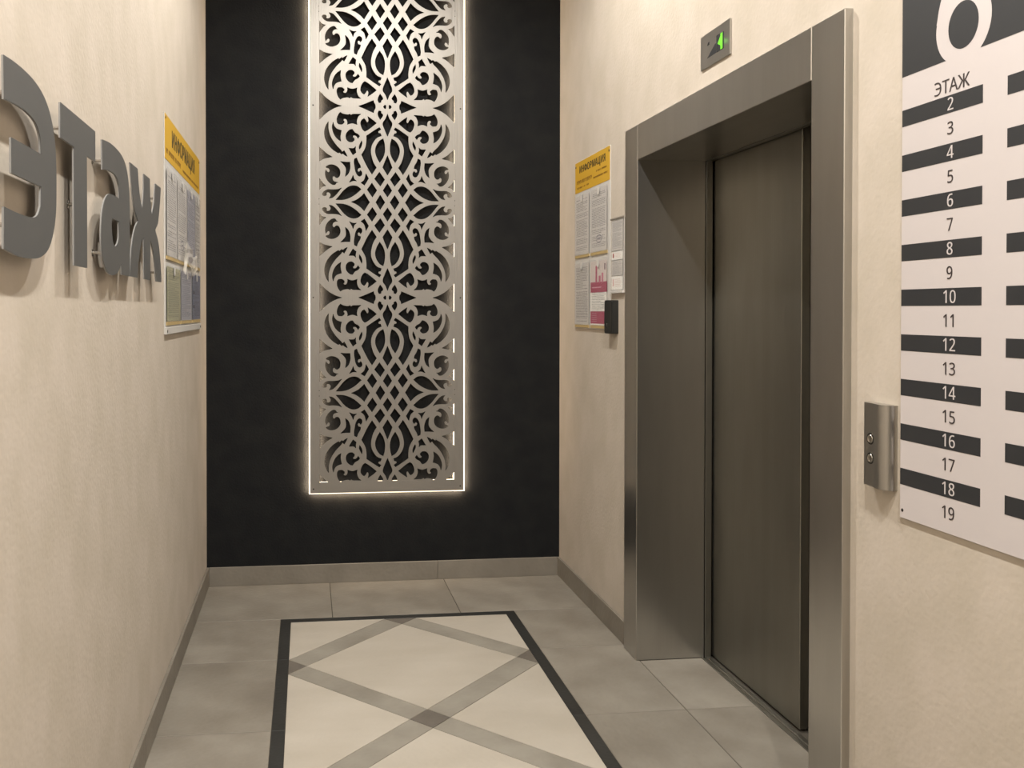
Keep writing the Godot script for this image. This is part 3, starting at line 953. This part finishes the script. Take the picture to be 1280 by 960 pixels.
func small_things() -> void:
	# sheet holder between the narrow board and the elevator frame
	var at := Vector3(W, 1.496, 0.818)
	var t := thing("sheet_holder", "clear plastic sheet holder on the wall next to the elevator frame", "sheet holder", at, -90.0)
	put("backing", box(Vector3(0, 0, 0), Vector3(0.156, 0.330, 0.003), 0.0008), M.white, t)
	put("cover", box(Vector3(0.004, 0.012, 0.0085), Vector3(0.152, 0.322, 0.0097), 0.0004), M.clear, t)
	put("bottom_rail", box(Vector3(0, 0, 0.003), Vector3(0.156, 0.011, 0.012), 0.001), M.white, t)
	put("top_rail", box(Vector3(0, 0.323, 0.003), Vector3(0.156, 0.330, 0.010), 0.001), M.tile[1], t)
	paper("plain", 61, "grey typed sheet behind the upper half of the sheet holder by the elevator", at, -90.0, 0.008, 0.186, 0.148, 0.318, "", 0.005)
	paper("red mark", 62, "white strip with a red mark in the sheet holder by the elevator", at, -90.0, 0.008, 0.146, 0.148, 0.182, "", 0.005)
	paper("plain", 63, "grey printed card under the white strip in the sheet holder", at, -90.0, 0.008, 0.078, 0.148, 0.142, "", 0.005)
	paper("pink mark", 64, "white card with a faint pink mark lowest in the sheet holder", at, -90.0, 0.008, 0.016, 0.148, 0.074, "", 0.005)

	# black reader
	var r := thing("card_reader", "small black wall box on the corner of the narrow notice board", "card reader", Vector3(W, 1.319, 0.797), -90.0)
	var lipped := plate(round_rect(0, 0, 0.100, 0.147, 0.006), [], 0.0, 0.028)
	put("housing", lipped, M.black_plastic, r)
	put("front_plate", plate(round_rect(0.005, 0.006, 0.095, 0.141, 0.005), [], 0.028, 0.0305), M.black_plastic, r)
	put("indicator_lamp", plate(round_rect(0.030, 0.026, 0.042, 0.046, 0.0055), [], 0.0305, 0.0315), M.pin, r)

	# floor indicator over the doorway
	var d := thing("floor_indicator", "square steel floor indicator with a green arrow above the elevator", "floor indicator", Vector3(W, 2.239, 1.707), -90.0)
	put("plate", box(Vector3(0, 0, 0), Vector3(0.210, 0.115, 0.006), 0.0012), M.steel, d)
	put("arrow_window", plate(poly([0.050, 0.030, 0.115, 0.031, 0.115, 0.062, 0.108, 0.062]), [], 0.006, 0.0066), M.print_dark, d)
	put("display_window", plate(round_rect(0.118, 0.030, 0.170, 0.086, 0.003), [], 0.006, 0.0068), M.print_dark, d)
	put("display_window", plate(poly([0.050, 0.072, 0.066, 0.072, 0.066, 0.082, 0.058, 0.082]), [], 0.006, 0.0066), M.print_dark, d)
	var st := start()
	add_box(st, Vector3(0.148, 0.032, 0.0068), Vector3(0.162, 0.084, 0.0076), 0.0002)
	put("lit_arrow", st.commit(), M.green, d)
	put("lit_arrow", plate(poly([0.128, 0.056, 0.148, 0.046, 0.148, 0.076]), [], 0.0068, 0.0076), M.green, d)
	var g := OmniLight3D.new()
	g.name = "indicator_glow"
	g.light_color = Color(0.35, 0.95, 0.15)
	g.light_energy = 0.00008
	g.light_size = 0.01
	g.omni_range = 5.0
	g.omni_attenuation = 2.0
	g.shadow_enabled = true
	g.position = Vector3(0.155, 0.058, 0.014)
	d.add_child(g)

	# call station: a steel bar with a rounded near edge and two buttons
	var c := thing("call_station", "slim brushed steel call station with two round buttons between elevator and floor sign", "call button", Vector3(W, 1.006, 2.632), -90.0)
	var prof := PackedVector2Array([Vector2(0, 0), Vector2(0, 0.020)])
	for k in 7:
		var a := deg_to_rad(180.0 - 90.0 * k / 6.0)
		prof.append(Vector2(0.004, 0.020) + Vector2(cos(a), sin(a)) * 0.004)
	for k in 9:
		var u := float(k + 1) / 9.0
		prof.append(Vector2(0.005 + 0.059 * u, 0.024 + 0.007 * u * u))
	for k in 12:
		var a := deg_to_rad(80.0 - 80.0 * (k + 1) / 12.0)
		prof.append(Vector2(0.066, 0.007) + Vector2(cos(a), sin(a)) * 0.024)
	prof.append(Vector2(0.090, 0.0))
	# the profile lies in x and depth; the plate helper extrudes along z, so stand it up
	var body := put("body", plate(prof, [], 0.0, 0.196), M.steel, c)
	body.transform = Transform3D(Basis(Vector3(1, 0, 0), Vector3(0, 0, 1), Vector3(0, 1, 0)), Vector3.ZERO)
	for y in [0.066, 0.112]:
		var b := put("button", lathe([Vector2(0, 0.0012), Vector2(0.006, 0.002), Vector2(0.0088, 0.0034), Vector2(0.0098, 0.0022), Vector2(0.0098, -0.001)], 24), M.button, c, Transform3D(Basis(), Vector3(0.030, y, 0.0252)))
		put("button_ring", lathe([Vector2(0.0098, 0.0008), Vector2(0.0106, 0.0022), Vector2(0.0136, 0.0014), Vector2(0.0142, -0.001)], 24), M.dark_steel, b)

# ------------------------------------------------------------------ floor directory on the right wall
func floor_sign() -> void:
	# local x runs along +z from the board's far edge, y from its bottom edge
	var y0 := 0.950
	var t := thing("floor_directory", "white floor directory board with black bars and floor numbers right of the call station", "sign", Vector3(W, y0, 2.738), -90.0)
	var wide := 0.905
	put("board", box(Vector3(0, 0, 0), Vector3(wide, 1.33, 0.006), 0.001), M.sign_white, t)
	var zf := 0.006
	var head := 1.947 - y0
	# the numeral is left white in the black header: a ring that runs out at the foot and a slanting stem
	var numeral := Geometry2D.merge_polygons(disc(0.0775, 48, Vector2(0.185, 2.011 - y0), 0.082), smooth(poly([0.1085, 2.030 - y0, 0.120, 2.075 - y0, 0.150, 2.130 - y0, 0.192, 2.195 - y0, 0.236, 2.195 - y0, 0.196, 2.132 - y0, 0.166, 2.088 - y0, 0.190, 2.040 - y0, 0.150, 2.020 - y0]), 3, 60.0))[0]
	for p in Geometry2D.clip_polygons(rect(0.0005, head, wide - 0.0005, 1.329), numeral):
		put("header_block", plate(p, [], zf, zf + 0.0004), M.print_dark, t)
	put("header_counter", plate(disc(0.0420, 36, Vector2(0.186, 2.008 - y0), 0.0485), [], zf, zf + 0.0004), M.print_dark, t)
	var heading := text("ЭТАЖ", 0.028)
	put("heading", heading, M.print_brown, t, Transform3D(Basis().scaled(Vector3(0.101 / maxf(heading.get_aabb().size.x, 0.01), 1, 1)), Vector3(0.154, 1.8925 - y0, zf + 0.0004)))
	for i in 18:
		var n := i + 2
		var y := 1.8535 - 0.05055 * i - y0
		if n % 2 == 0:
			put("bar", box(Vector3(0.0015, y - 0.0185, zf), Vector3(0.2405, y + 0.0185, zf + 0.0004), 0.0), M.print_dark, t)
			put("bar", box(Vector3(0.303, y - 0.0185, zf), Vector3(0.543, y + 0.0185, zf + 0.0004), 0.0), M.print_dark, t)
			put("bar", box(Vector3(0.606, y - 0.0185, zf), Vector3(0.846, y + 0.0185, zf + 0.0004), 0.0), M.print_dark, t)
		put("floor_number", text(str(n), 0.0265, 0.0006), M.sign_white if n % 2 == 0 else M.print_brown, t, Transform3D(Basis(), Vector3(0.152, y, zf + 0.0005)))
	for p in [Vector2(0.009, 0.018), Vector2(wide - 0.009, 0.018)]:
		put("screw", lathe([Vector2(0, 0.0012), Vector2(0.003, 0.001), Vector2(0.004, 0)], 12), M.dark_steel, t, Transform3D(Basis(), Vector3(p.x, p.y, zf)))
